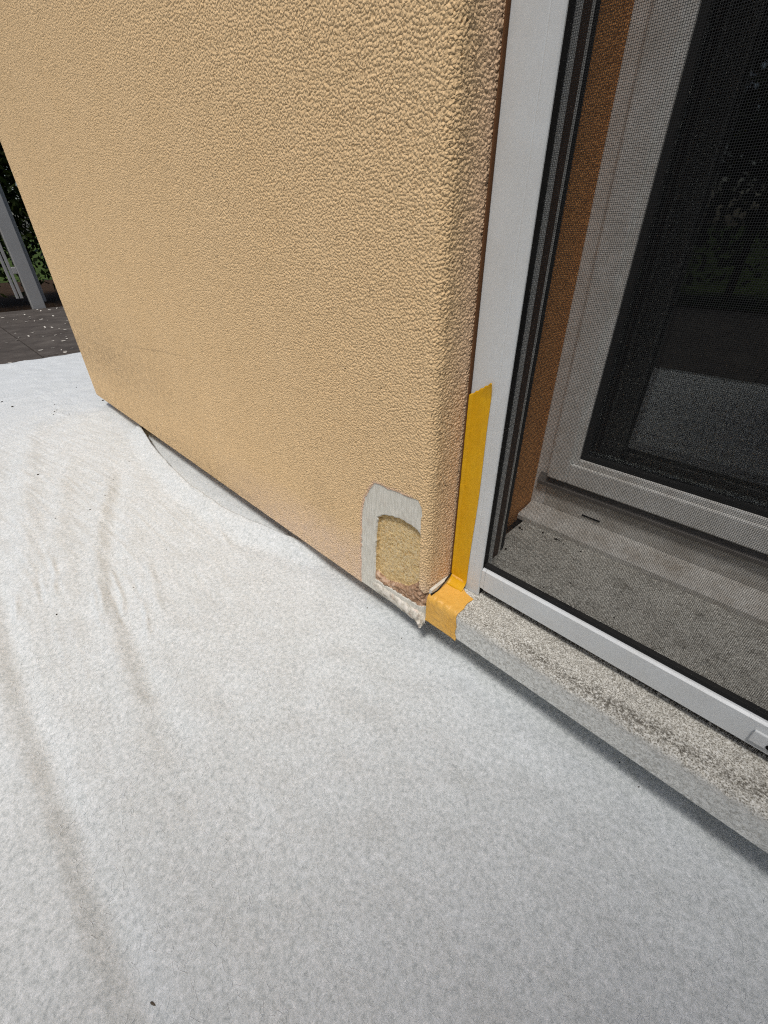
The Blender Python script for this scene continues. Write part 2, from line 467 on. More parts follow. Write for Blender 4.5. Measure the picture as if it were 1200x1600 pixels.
dg = np.where(mg, 0, poly_dist(front, zz, GREY))
# relief fades into the scraped area
brush = sample(band_noise((1, 1960), cell, .0015, .006, 10).repeat(1075, 0), iy, ix)
def sstep(a, lo, hi):
    t = np.clip((a - lo) / (hi - lo), 0, 1); return t * t * (3 - 2 * t)
sdg = poly_dist(front, zz, GREY) * np.where(mg, 1, -1)
wg = np.where(near, sstep(sdg, -.0008, .0012), 0)
H = H * (1 - wg) + wg * (-.0010 + brush * .00004 + smoothz * .0001)
fib = sample(band_noise(shape, cell, .002, .006, 11), iy, ix); lump = sample(band_noise(shape, cell, .006, .03, 12), iy, ix)
hx = Xg; hzz = Zg
wh = np.where(near & (inset[:, None] == 0), sstep(poly_dist(hx, hzz, HOLE) * np.where(mh, 1, -1), -.0007, .0011), 0)
wt = sstep(poly_dist(front, zz, TORN) * np.where(mt, 1, -1), -.001, .004)
hole_h = (-.0064 + fib * .00014 + lump * .00030) * (1 - wt) + (-.0022 + lump * .0008 + fib * .0003) * wt
H = H * (1 - wh) + hole_h * wh
Hn = H - inset[:, None]
Hn = np.where(inset[:, None] > 0, np.where(mg, -.0012, 0) - inset[:, None], Hn)
Nx = prof[:, 2]; Nyy = prof[:, 3]
V = np.stack([Xg + Nx * Hn, Yg + Nyy * Hn, Zg + 0 * Hn], -1)
# left foot bulges slightly and is rounded off
V = V.reshape(-1, 3)
Q = grid_quads(NY, NX)
fm = lambda a: a.reshape(-1)[Q].sum(1)
cX = Xg.reshape(-1)[Q].mean(1); cZ = Zg.reshape(-1)[Q].mean(1); cN = near.reshape(-1)[Q].all(1); cI = (np.repeat(inset, NX)[Q] == 0).all(1)
fh = in_poly(cX, cZ, HOLE) & cN & cI; ft = in_poly(cX, cZ, TORN) & fh; fg = in_poly(cX, cZ, GREY) & cN & ~fh
# wear attributes: R pale pink smear near the repair, G dirt, B pink fringe
pale = np.clip(1 - np.abs(Zg - .03) / .11, 0, 1) * np.clip((Xg + .78) / .35, 0, 1) * near
pale = np.clip(pale * 1.9, 0, .95)
dirt = np.clip(1 - np.abs(Zg - .20) / .16, 0, 1) * np.clip((-.75 - Xg) / .5, 0, 1) * .9
dirt = np.maximum(dirt, np.clip(1 - (Zg - ZB) / .09, 0, 1) * .6 * np.clip((-.45 - Xg) / .2, .3, 1))
dirt = np.maximum(dirt, .95 * np.exp(-((Zg - (.255 + .010 * np.sin(Xg * 6) + .05 * (Xg + 1.2))) / .0022) ** 2) * np.clip((-.72 - Xg) / .2, 0, 1))
dirt = np.maximum(dirt, np.clip(1 - np.hypot((Xg + .43) / .06, (Zg - .15) / .05), 0, 1) * .4)
fringe = np.clip(1 - (dg + wob * 1.5) / .0045, 0, 1) * near
fringe = np.where(Xg > -.26, 0, fringe) * .75
fringe = np.maximum(fringe, np.clip((Yg - .006) / .03, 0, 1) * (Xg > -.3) * .38)
att = np.stack([pale, dirt, fringe, np.ones_like(pale)], -1).reshape(-1, 4)
link("stucco_face", sub_mesh("stucco_face", V, Q, ~fh & ~fg, {"wear": att}), M['stucco'], wall)
tag(link("scraped_patch", sub_mesh("scraped_patch", V, Q, fg), M['base_coat'], wall), "grey scraped base coat around the opened hole")
tag(link("exposed_insulation", sub_mesh("exposed_insulation", V, Q, fh & ~ft), M['wool'], wall), "bare fibrous tan insulation inside the cut opening")
tag(link("torn_adhesive", sub_mesh("torn_adhesive", V, Q, ft), M['torn'], wall), "torn brown adhesive at the foot of the opening")
# crumbling mortar lip under the opening
nl, nr = 130, 22
lip_noise = band_noise((64, 256), .001, .006, .03, 21); lip_n2 = band_noise((64, 256), .001, .002, .006, 22)
Vl = []
for i in range(nl):
    t = i / (nl - 1); x = -.336 + t * (.336 - .2335)
    w = min(1, t * 6) * min(1, (1 - t) * 14 + .25)
    cz = .0555 - .003 * t; ry = (.0028 + .0040 * t * t) * w; rz = (.0070 + .002 * t) * w + .001
    for j in range(nr):
        a = 2 * math.pi * j / nr
        k = 1 + (.02 + .07 * t ** 3) * lip_noise[j, i] + (.008 + .02 * t ** 3) * lip_n2[j, i]
        Vl.append((x + .0003 * lip_n2[j + 30, i], .002 - math.cos(a) * ry * k, cz + math.sin(a) * rz * k))
Ql = [(i * nr + j, i * nr + (j + 1) % nr, (i + 1) * nr + (j + 1) % nr, (i + 1) * nr + j) for i in range(nl - 1) for j in range(nr)]
lip = link("mortar_lip", np_mesh("mortar_lip", Vl, Ql), M['mortar'], wall); tag(lip, "rough pale crumbling mortar lip below the opening")
for k in range(6):
    bm = bmesh.new(); bmesh.ops.create_icosphere(bm, subdivisions=2, radius=random.uniform(.0016, .0042))
    for v in bm.verts: v.co *= random.uniform(.75, 1.2)
    o = bm_obj("mortar_crumb", bm, M['mortar'], wall, True)
    o.location = (-.237 - random.random() ** 2 * .02, -.003 + random.uniform(-.003, .002), .049 + random.uniform(-.003, .008))
def fibres(name, pts, length, width, mat, parent, seed, plane):
    r = np.random.default_rng(seed); n = len(pts); k = 5
    a = r.uniform(0, 2 * math.pi, n); cv = r.normal(0, 1.1, n); L = length * r.uniform(.4, 1.2, n)
    Vf = np.zeros((n, k, 2, 3)); p = pts.copy()
    for i in range(k):
        ang = a + cv * i / k; d = np.stack([np.cos(ang), np.sin(ang)], -1); nn = np.stack([-d[:, 1], d[:, 0]], -1) * width / 2
        for j, sg in enumerate((-1, 1)):
            q = nn * sg
            off = np.stack([q[:, 0], 0 * a, q[:, 1]], -1) if plane == 'XZ' else np.stack([q[:, 0], q[:, 1], 0 * a], -1)
            Vf[:, i, j] = p + off
        st = d * (L / k)[:, None]
        p = p + (np.stack([st[:, 0], r.normal(0, .00012, n), st[:, 1]], -1) if plane == 'XZ' else np.stack([st[:, 0], st[:, 1], r.normal(0, .0001, n)], -1))
    b = (np.arange(n) * k * 2)[:, None]
    q = np.concatenate([b + np.array([[2 * i, 2 * i + 1, 2 * i + 3, 2 * i + 2]]) for i in range(k - 1)], 0)
    o = link(name, np_mesh(name, Vf.reshape(-1, 3), q), mat, parent); tag(o, None, None, None, "stuff"); return o
fp = np.stack([RNG.uniform(-.318, -.25, 900), np.full(900, .0058), RNG.uniform(.085, .183, 900)], -1)
fp = fp[in_poly(fp[:, 0], fp[:, 2], [(-.316, .09), (-.315, .168), (-.29, .180), (-.255, .178), (-.25, .17), (-.25, .11), (-.27, .095)])]
fibres("loose_fibres", fp, .009, .00026, M['fibre'], wall, 81, 'XZ')
# grey joint strip and torn foil between the return and the sill
box_obj("joint_strip", (-.2325, -.2285, .004, .041, .0985, .1070), M['base_coat'], wall)
bm = extrude_profile([(.002, .1035), (.014, .1015), (.030, .1075), (.041, .1135), (.041, .1125), (.030, .106), (.014, .100), (.002, .102)], 'X', -.2292, -.2275)
bm_obj("torn_foil", bm, M['black'], wall)
box_obj("joint_seal", (-.2298, -.2284, .0395, .0436, .1090, 1.51), M['seal'], wall)
# bulk of the wall and of the facade around the opening
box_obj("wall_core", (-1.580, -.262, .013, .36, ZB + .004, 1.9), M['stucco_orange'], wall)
box_obj("upper_facade", (-1.590, -.236, .0, .0125, .8405, 1.9), M['stucco'], wall)
box_obj("lintel", (-.2615, .86, .002, .36, 1.52, 1.9), M['stucco'], wall)
box_obj("right_pier", (.86, 2.6, .001, .36, ZB, 1.9), M['stucco'], wall)
box_obj("plinth", (-1.5, 2.6, .09, .36, -.03, ZB + .002), M['base_coat'], wall)
box_obj("roof_slab", (-1.60, 2.7, -.02, 3.2, 1.901, 2.0), M['base_coat'], wall)
# orange reveal on the left side of the opening, a rough sheet
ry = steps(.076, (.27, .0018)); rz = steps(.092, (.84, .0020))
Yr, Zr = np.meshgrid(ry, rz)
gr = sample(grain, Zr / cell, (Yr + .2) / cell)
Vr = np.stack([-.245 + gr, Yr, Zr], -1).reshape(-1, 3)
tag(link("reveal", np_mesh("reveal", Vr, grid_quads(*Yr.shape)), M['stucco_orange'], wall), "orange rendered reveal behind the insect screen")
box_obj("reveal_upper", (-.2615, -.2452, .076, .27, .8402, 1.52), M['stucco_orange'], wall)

# the room behind the glass
room = bpy.data.objects.new("room_interior", None); C.objects.link(room); tag(room, "dim room behind the window glass", None, None, "structure")
box_obj("room_floor", (-1.55, 2.55, .362, 3.1, .02, .085), M['room_floor'], room)
box_obj("room_back_wall", (-1.55, 2.55, 3.1, 3.2, .02, 1.9), M['room'], room)
box_obj("room_side_wall", (-1.60, -1.55, .361, 3.2, -.03, 1.9), M['room'], room)
box_obj("room_side_wall", (2.55, 2.6, .361, 3.2, -.03, 1.9), M['room'], room)

# ------------------------------------------------------------------ stone sill
sill_prof = [(.058, .0994)]
sill_prof += [(y, .0994) for y in np.linspace(.057, .007, 46)]
for a in np.linspace(0, math.pi / 2, 9)[1:]:
    sill_prof.append((.007 - .007 * math.sin(a), .0994 - .007 + .007 * math.cos(a)))
sill_prof += [(0.0, z) for z in np.linspace(.0914, .0620, 28)]
sill_prof += [(.0012, .0603), (.004, .0595), (.09, .0595)]
sill_prof = np.array(sill_prof)
sx_ = steps(-.2318, (.16, .00115), (.86, .006))
Xs, J = np.meshgrid(sx_, np.arange(len(sill_prof)), indexing='ij')
Ys = sill_prof[J, 0]; Zs = sill_prof[J, 1]
arc = np.concatenate([[0], np.cumsum(np.hypot(np.diff(sill_prof[:, 0]), np.diff(sill_prof[:, 1])))])[J]
n1 = band_noise((1200, 220), .001, .0018, .006, 31); n2 = band_noise((1200, 220), .001, .008, .05, 32)
a1 = sample(n1, (Xs + .24) / .001, arc / .001); a2 = sample(n2, (Xs + .24) / .001, arc / .001)
top = np.clip((Zs - .088) / .009, 0, 1)
hgt = a1 * (.00006 + .00026 * top) + a2 * (.00006 + .00012 * top)
ny_ = np.where(top > .99, 0, -1.0) * (Zs > .0597); nz_ = np.where(Zs > .0985, 1.0, 0)
chip = np.clip(a2 - 1.0, 0, 2) * .0012 * np.exp(-((Ys - .002) ** 2 + (Zs - .0974) ** 2) / .004 ** 2)
Vs = np.stack([Xs, Ys + ny_ * hgt + chip, Zs + nz_ * hgt - chip], -1).reshape(-1, 3)
bandd = np.exp(-((Ys - (.012 + .010 * np.clip(Xs, 0, .2) / .2)) / .010) ** 2) * top * np.clip((Xs + .185) / .10, 0, 1)
bandd = np.maximum(bandd, .30 * top * (Zs > .095))
edge = np.exp(-((Zs - .0905) / .0035) ** 2) * (Ys < .002)
att = np.stack([np.clip((Zs - .088) / .009 + a2 * .12 * (Zs > .084), 0, 1), np.clip(bandd + a2 * .12 * top, 0, 1), edge, np.ones_like(top)], -1).reshape(-1, 4)
Qs = grid_quads(*Xs.shape)
sill = empty("stone_sill", "weathered grey stone sill under the insect screen, dark grit along its edge", "sill")
link("sill_front", sub_mesh("sill_front", Vs, Qs, np.ones(len(Qs), bool), {"dirt": att}), M['stone'], sill)
link("sill_end", np_mesh("sill_end", [(-.2316, .0, .0610), (-.2316, .09, .0610), (-.2316, .09, .0990), (-.2316, .006, .0990), (-.2316, .0, .092)], [(0, 1, 2, 3, 4)], False), M['stone'], sill)
yb = steps(.0578, (.226, .0022)); xb = steps(-.2318, (.16, .0022), (.86, .008))
Xb, Yb = np.meshgrid(xb, yb)
nb = band_noise((400, 560), .002, .003, .010, 33); nb2 = band_noise((400, 560), .002, .02, .10, 34)
b1 = sample(nb, Yb / .002, (Xb + .24) / .002); b2 = sample(nb2, Yb / .002, (Xb + .24) / .002)
gritb = np.clip(.15 + .55 * np.exp(-((Yb - .075) / .022) ** 2) * np.clip((Xb + .16) / .12, 0, 1) + b2 * .12, 0, 1)
attb = np.stack([np.full_like(Xb, .75), np.clip(gritb + .35, 0, 1), 0 * Xb, 0 * Xb + 1], -1).reshape(-1, 4)
Vb = np.stack([Xb, Yb, .0994 + b1 * .00015], -1).reshape(-1, 3)
Qb = grid_quads(*Xb.shape)
link("sill_back", sub_mesh("sill_back", Vb, Qb, np.ones(len(Qb), bool), {"dirt": attb}), M['stone'], sill)
box_obj("sill_core", (-.231, .86, .02, .30, .0610, .0975), M['base_coat'], sill)

# ------------------------------------------------------------------ insect screen
scr = empty("insect_screen", "grey aluminium insect screen with dark mesh in front of the window", "insect screen")
YF = .0425
stile_prof = [(-.2290, .070), (-.2290, YF + .0015), (-.2275, YF), (-.2005, YF), (-.1998, YF + .0003), (-.1990, YF), (-.1904, YF), (-.1893, YF + .0010), (-.1892, .0447), (-.1930, .0447), (-.1930, .070)]
bm = extrude_profile(stile_prof, 'Z', .1000, 1.515); bm_obj("side_stile", bm, M['alu'], scr)
rail_prof = [(YF, .1125), (YF + .0012, .1114), (.0560, .1114), (.0560, .1395), (.0520, .1410), (YF + .0022, .1410), (YF, .1392)]
bm = extrude_profile(rail_prof, 'X', -.1836, .848); bm_obj("bottom_rail", bm, M['alu'], scr)
cap_prof = [(YF + .0006, .1128), (YF + .0016, .1118), (.0556, .1118), (.0556, .1398), (.0520, .1406), (YF + .0026, .1406), (YF + .0006, .1388)]
bm = extrude_profile(cap_prof, 'X', -.1888, -.1842); bm_obj("corner_cap", bm, M['alu'], scr)
bm = bmesh.new(); box(bm, -.1885, .848, .0465, .0520, .1413, .1462, bev=.0006); box(bm, -.1929, -.1893, .0449, .0540, .1000, 1.51, bev=.0004)
bm_obj("mesh_gasket", bm, M['black'], scr)
PIT = .00122; T = .000112; YM = .0512
vx = np.arange(-.1888, .848, PIT); hz = np.arange(.1465, 1.505, PIT)
Vw, Qw = [], []
def wires(c, a, b, vert):
    n = len(c); base = np.zeros((n, 8, 3))
    for k, (e, (du, dv)) in enumerate([(e, d) for e in (0, 1) for d in ((-T, -T * .35), (T, -T * .35), (T, T * .35), (-T, T * .35))]):
        if vert: base[:, k] = np.stack([c + du, np.full(n, YM + dv), np.full(n, (a, b)[e])], -1)
        else: base[:, k] = np.stack([np.full(n, (a, b)[e]), np.full(n, YM + dv + .00008), c + du], -1)
    off = (np.arange(n) * 8)[:, None, None]
    q = np.array([[0, 1, 5, 4], [1, 2, 6, 5], [2, 3, 7, 6], [3, 0, 4, 7]])[None] + off
    return base.reshape(-1, 3), q.reshape(-1, 4)
v1, q1 = wires(vx, .1455, 1.506, True); v2, q2 = wires(hz, -.1893, .849, False)
msh = link("insect_mesh", np_mesh("insect_mesh", np.concatenate([v1, v2]), np.concatenate([q1, q2 + len(v1)]), False), M['wire'], scr)
tag(msh, "fine dark woven insect mesh", None, None, "stuff")
# bristles added below the rail to stop light leaking from behind
nbz = 1500
c = np.sort(RNG.uniform(-.186, .845, nbz)); lean = RNG.normal(0, .0006, (nbz, 2)); w = .00022
B = np.zeros((nbz, 4, 3)); yb0 = RNG.uniform(.0500, .0535, nbz)
for k, (dx, e) in enumerate(((-w, 0), (w, 0), (w, 1), (-w, 1))):
    B[:, k] = np.stack([c + dx + e * lean[:, 0], yb0 + e * lean[:, 1], np.where(e, .0996, .1120) + 0 * c], -1)
tag(link("leak_bristles", np_mesh("leak_bristles", B.reshape(-1, 3), np.arange(nbz * 4).reshape(-1, 4), False), M['brush'], scr), None, None, None, "stuff")
# grip plate with screw hole on the rail
bm = bmesh.new(); box(bm, .0705, .112, YF - .0026, YF - .0001, .1185, .1318, bev=.0010); g = bm_obj("grip_plate", bm, M['alu'], scr)
bm = bmesh.new(); bmesh.ops.create_cone(bm, cap_ends=True, segments=20, radius1=.0026, radius2=.0026, depth=.0012, matrix=Matrix.Translation((.0835, YF - .0027, .1228)) @ Matrix.Rotation(math.pi / 2, 4, 'X'))
bm_obj("screw_hole", bm, M['hinge'], g)

# ------------------------------------------------------------------ roller shutter guide
gd = empty("shutter_guide", "brown roller shutter guide rail standing behind the left of the mesh", "guide rail")
bm = bmesh.new(); box(bm, -.2445, -.2150, .0725, .1060, .1000, 1.515, bev=.0008); bm_obj("front_lip", bm, M['guide_lip'], gd)
bm = bmesh.new(); box(bm, -.2445, -.2152, .1062, .1262, .1000, 1.515); bm_obj("channel", bm, M['guide_brown'], gd)
bm = bmesh.new(); box(bm, -.2445, -.2150, .1264, .1310, .1000, 1.515, bev=.0004); bm_obj("rear_lip", bm, M['guide_lip'], gd)
bm = bmesh.new(); box(bm, -.2444, -.2165, .1314, .1420, .1010, 1.515, bev=.001); bm_obj("brush_strip", bm, M['black'], gd)

# ------------------------------------------------------------------ window
win = empty("window", "white plastic window with dark glass behind the insect screen", "window")
# fixed frame: left stile and lower part
bm = extrude_profile([(-.2448, .2630), (-.2260, .2630), (-.2245, .2645), (-.2245, .330), (-.2448, .330)], 'Z', .100, 1.518); bm_obj("frame_stile", bm, M['pvc'], win)
bm = extrude_profile([(.2625, .112), (.2625, .160), (.330, .160), (.330, .100), (.264, .100)], 'X', -.2244, .858); bm_obj("frame_bottom", bm, M['pvc_dirty'], win)
bm = extrude_profile([(.2632, .160), (.2632, .1605), (.330, .1605), (.330, .16)], 'X', -.2240, .85); bm_obj("shadow_gap_strip", bm, M['black'], win)  # black strip colours in the shadow gap below the sash
# threshold profile in front of the frame
bm = extrude_profile([(.2215, .0996), (.2215, .1062), (.2228, .1078), (.2440, .1100), (.2620, .1142), (.2620, .0996)], 'X', -.2425, .858)
th = bm_obj("threshold", bm, M['pvc_dirty'], win)
bm = bmesh.new(); box(bm, -.166, -.1405, .2612, .2624, .1205, .1222); bm_obj("drain_slot", bm, M['hinge'], win)
# weather bar
bar_prof = [(.2545, .1545), (.2618, .1652), (.2622, .1652), (.2622, .1490), (.2555, .1490), (.2545, .1502)]
bm = extrude_profile(bar_prof, 'X', -.2380, .855); bm_obj("weather_bar", bm, M['bar'], win)
# sash
bm = bmesh.new(); box(bm, -.2235, -.1950, .2500, .310, .1668, 1.50, bev=.002); box(bm, -.1960, -.1870, .2540, .300, .1958, 1.47, bev=.002); o = bm_obj("sash_stile", bm, M['pvc'], win)
bm = bmesh.new(); box(bm, -.1949, .81, .2502, .310, .1668, .1960, bev=.002); box(bm, -.1868, .79, .2541, .300, .1955, .2042, bev=.002); bm_obj("sash_rail", bm, M['pvc'], win)
bm = bmesh.new(); box(bm, .81, .845, .2500, .310, .1668, 1.50, bev=.002); bm_obj("sash_stile", bm, M['pvc'], win)
bm = bmesh.new(); box(bm, -.1949, .81, .2501, .310, 1.47, 1.50, bev=.002); bm_obj("sash_rail", bm, M['pvc'], win)
bm = bmesh.new(); box(bm, -.1869, -.1800, .2580, .2690, .2044, 1.47, bev=.0008); box(bm, -.1799, .805, .2580, .2690, .2043, .2112, bev=.0008); bm_obj("glazing_gasket", bm, M['black'], win)
box_obj("glass_pane", (-.1830, .808, .2640, .2665, .2060, 1.475), M['glass'], win)

box_obj("inner_glass_pane", (-.1830, .808, .2820, .2845, .2060, 1.475), M['glass'], win)

# ------------------------------------------------------------------ masking tape
def sheet(name, P, mat, thick, label=None):
    """P: (n,m,3) grid of points, made into a thin closed sheet by a solidify modifier"""
    n, k = P.shape[:2]
    me = np_mesh(name, P.reshape(-1, 3), grid_quads(n, k))
    o = link(name, me, mat)
    md = o.modifiers.new("thickness", 'SOLIDIFY'); md.thickness = thick; md.offset = 0
    return o
nz, nx = 150, 30
tp = np.zeros((nz, nx, 3)); tn = band_noise((nz, nx), 1, 4, 20, 41); tn2 = band_noise((nz, nx), 1, 12, 60, 42)
for j in range(nx):
    u = j / (nx - 1)
    ztop = .3345 + .0165 * u + .0005 * math.sin(u * 29)
    for i in range(nz):
        v = i / (nz - 1); z = .1002 + v * (ztop - .1002)
        xr = -.2045 - .0018 * (1 - v) - .0006 * math.sin(v * 9)
        x = -.2283 + u * (xr + .2283)
        y = YF - .0006 - .00012 * abs(tn2[i, j]) - .00004 * tn[i, j]
        if v > .93: y -= .003 * ((v - .93) / .07) ** 2 * (u ** 2)
        if v < .05: y -= .010 * ((.05 - v) / .05) ** 2
        if u < .12: y -= .0016 * (1 - u / .12)
        tp[i, j] = (x, y, z)
o = sheet("masking_tape", tp, M['tape_y'], .00025)
tag(o, "bright yellow masking tape strip running up the grey screen frame", "tape", "masking tape strips")
sp_ = np.array([(.0410, .0994 + .012), (.0408, .106), (.0396, .1020), (.0360, .1003)] + [(y, .1001) for y in np.linspace(.033, .007, 22)] + [(.007 - .0076 * math.sin(a), .0925 + .0076 * math.cos(a)) for a in np.linspace(0, math.pi / 2, 8)[1:]] + [(-.0007, z) for z in np.linspace(.0905, .0590, 26)])
nu = 40; P = np.zeros((len(sp_), nu, 3)); tn = band_noise((len(sp_) + 2, nu), 1, 3, 10, 43)[:len(sp_)]; tn2 = band_noise((len(sp_), nu), 1, 8, 40, 44)
for i, (y, z) in enumerate(sp_):
    v = i / (len(sp_) - 1)
    xr = -.1900 + .004 * v + .0008 * math.sin(v * 21) - (.020 if i < 3 else (.012 if i == 3 else 0))
    for j in range(nu):
        u = j / (nu - 1)
        x = -.2322 + u * (xr + .2322)
        if i < 4 and x < -.2285: x = -.2285
        k = .00025 * abs(tn2[i, j]) + .00022 * max(0, tn[i, j])
        ed = math.exp(-((i - 27) / 2.2) ** 2) * (.0009 + .0007 * math.sin(u * 23) + .0004 * tn[i, j]) * (1 if .15 < u < .95 else .3)
        flat = z >= .1 and i > 3
        P[i, j] = (x, y - (0 if flat else k) - ed * .7, z + (k if flat else 0) + ed)
o = sheet("masking_tape", P, M['tape_o'], .00022)
tag(o, "ochre masking tape folded over the left end of the stone sill", "tape", "masking tape strips")

# ------------------------------------------------------------------ drop cloths
FOLDS = [  # polyline (x,y), amplitude, half width
    ([(-1.526, -.192), (-1.379, -.230), (-1.177, -.2725), (-1.019, -.3025), (-.889, -.3215), (-.78, -.334), (-.72, -.341)], .0055, .016),
    ([(-1.40, -.262), (-1.10, -.318), (-.90, -.352), (-.76, -.372)], -.003, .02),
    ([(-1.25, -.16), (-1.147, -.201), (-.966, -.251), (-.851, -.284), (-.758, -.291), (-.686, -.3035)], .0035, .012),
    ([(-1.087, -.098), (-.9155, -.1685), (-.783, -.218), (-.6856, -.2417), (-.617, -.2548), (-.541, -.2664), (-.487, -.2727), (-.4158, -.2794), (-.355, -.285), (-.303, -.290)], -.0048, .012),
    ([(-1.05, -.13), (-.90, -.193), (-.77, -.238), (-.68, -.259), (-.60, -.272), (-.50, -.287), (-.40, -.296)], .0040, .010),
    ([(-1.3, -.36), (-.9, -.378), (-.7457, -.381), (-.616, -.3858), (-.479, -.3868), (-.365, -.3846), (-.262, -.3849), (-.203, -.3793), (-.163, -.380), (-.05, -.375)], -.0055, .0095),
    ([(-.9, -.400), (-.62, -.405), (-.40, -.404), (-.2, -.398)], .004, .014),
    ([(-1.447, -.239), (-1.504, -.184), (-1.534, -.0975), (-1.494, .0146)], .0035, .022),
    ([(-.757, -.048), (-.666, -.0637), (-.598, -.0753)], .0022, .006),
    ([(-.735, -.362), (-.68, -.3696)], .0028, .004),
    ([(-.6946, -.182), (-.6074, -.2066), (-.5425, -.2176)], .0022, .006),
    ([(-.688, -.2654), (-.649, -.2674), (-.596, -.2788)], .0024, .0035),
    ([(-.6106, -.2294), (-.5605, -.2353), (-.5095, -.2506)], .0026, .0035),
    ([(-.70, -.2385), (-.66, -.2435), (-.62, -.248), (-.585, -.2595)], .0032, .0030),
    ([(-.66, -.2560), (-.61, -.2600), (-.56, -.2650)], -.0022, .0030),
    ([(-.66, -.275), (-.62, -.283), (-.58, -.288)], .0020, .0030),
    ([(-.645, -.222), (-.60, -.229), (-.55, -.242)], -.0018, .0030),
    ([(-.80, -.30), (-.74, -.309), (-.70, -.318)], .0024, .0032),
    ([(-.78, -.325), (-.72, -.332), (-.69, -.336)], -.0020, .0030),
    ([(-1.62, -.118), (-1.56, -.102)], .003, .008),
    ([(-1.90, .10), (-1.855, -.116), (-1.855, -.2225), (-1.84, -.5)], .0030, .010),
    ([(-2.20, .35), (-2.15, .0), (-2.18, -.4)], .0022, .03),
]
cn1 = band_noise((700, 1300), .004, .05, .5, 51); cn2 = band_noise((700, 1300), .004, .012, .05, 52)
cn3 = band_noise((420, 110), 1.0, 5, 22, 53)
def cloth_z(X, Y, folds=True):
    z = .0009 * sample(cn1, (Y + 1.4) / .004, (X + 2.8) / .004) + .00018 * sample(cn2, (Y + 1.4) / .004, (X + 2.8) / .004)
    wr = sample(cn3, (Y + .9 + .10 * np.sin(X * 2.2)) / .0035, (X + 2.8) / .035)
    z = z + .0007 * np.clip(np.abs(wr) * -1 + .9, -1, 1) * np.clip((-.35 - X) / .35, 0, 1) * np.clip((X + 2.3) / .5, 0, 1) * np.clip((.02 - Y) / .10, 0, 1)
    if folds:
        for pl, amp, wd in FOLDS:
            x0 = min(p[0] for p in pl) - wd * 4; x1 = max(p[0] for p in pl) + wd * 4
            d = poly_dist(X, Y, pl, False)
            # fade towards both ends
            ends = np.minimum(np.hypot(X - pl[0][0], Y - pl[0][1]), np.hypot(X - pl[-1][0], Y - pl[-1][1]))
            z = z + 1.1 * amp * np.exp(-(d / (wd * (1.5 if wd > .009 else 1.1))) ** 2) * np.clip(.35 + ends / (wd * 6), 0, 1)
    return z
ARC = np.array([(-2.6, .55), (-1.66, .55), (-1.60, .20), (-1.40, .10), (-1.33, .06), (-1.28, .017), (-1.128, -.009), (-.992, -.024), (-.854, -.033), (-.724, -.027), (-.631, -.012), (-.556, .007), (-.471, .033), (-.40, .075), (1.0, .085)])
cx = steps(-2.475, (-1.75, .006), (-1.35, .0040), (-.95, .0028), (.16, .0024), (1.0, .02))
yback = np.interp(cx, ARC[:, 0], ARC[:, 1])
tt = np.concatenate([steps(0, (.60, .02)), steps(.60, (1.0, .0019))[1:]])          # 0 front .. 1 wall edge
Xc = np.broadcast_to(cx, (len(tt), len(cx))).copy()
Yc = -1.12 + tt[:, None] * (yback[None] + 1.12)
Zc = .0045 + cloth_z(Xc, Yc)
ed = yback[None] - Yc
inarc = np.clip((Xc + 1.36) / .06, 0, 1) * np.clip((-.45 - Xc) / .06, 0, 1)
Zc += inarc * (.0170 * np.exp(-(ed / .024) ** 2) - .003 * np.exp(-((ed - .04) / .02) ** 2))
# frayed left hem
hem = .010 * np.sin(Yc * 5.0) + .004 * np.sin(Yc * 17 + 1)
Xc += hem * np.clip((-2.30 - Xc) / .175, 0, 1)
cl = link("drop_cloth", np_mesh("drop_cloth", np.stack([Xc, Yc, Zc], -1).reshape(-1, 3), grid_quads(*Xc.shape)), M['cloth'])
md = cl.modifiers.new("thickness", 'SOLIDIFY'); md.thickness = .0016; md.offset = -1
tag(cl, "large white fleece drop cloth spread over the terrace with long folds", "drop cloth", "white fleece drop cloths")
nf = 9000
fx = np.concatenate([RNG.uniform(-.6, .16, nf * 2 // 3), RNG.uniform(-1.3, -.3, nf // 3)]); fy = np.concatenate([RNG.uniform(-.40, .02, nf * 2 // 3), RNG.uniform(-.38, -.04, nf // 3)])
fz = .0050 + cloth_z(fx[None], fy[None])[0]
fibres("surface_fibres", np.stack([fx, fy, fz], -1), .010, .00022, M['fleece_fibre'], cl, 82, 'XY')
ux = steps(-1.58, (-.36, .004)); uy = steps(-.10, (.088, .004))
Xu, Yu = np.meshgrid(ux, uy)
Zu = -.0020 + .0006 * sample(cn1, (Yu + .7) / .004, (Xu + 2.0) / .004) + .0016 * np.exp(-((Yu - .02 + .03 * np.sin(Xu * 5)) / .014) ** 2)
cu = link("drop_cloth", np_mesh("drop_cloth", np.stack([Xu, Yu, Zu], -1).reshape(-1, 3), grid_quads(*Xu.shape)), M['cloth'])
md = cu.modifiers.new("thickness", 'SOLIDIFY'); md.thickness = .0012; md.offset = -1
tag(cu, "strip of lower white cloth showing between the curved cloth edge and wall", "drop cloth", "white fleece drop cloths")

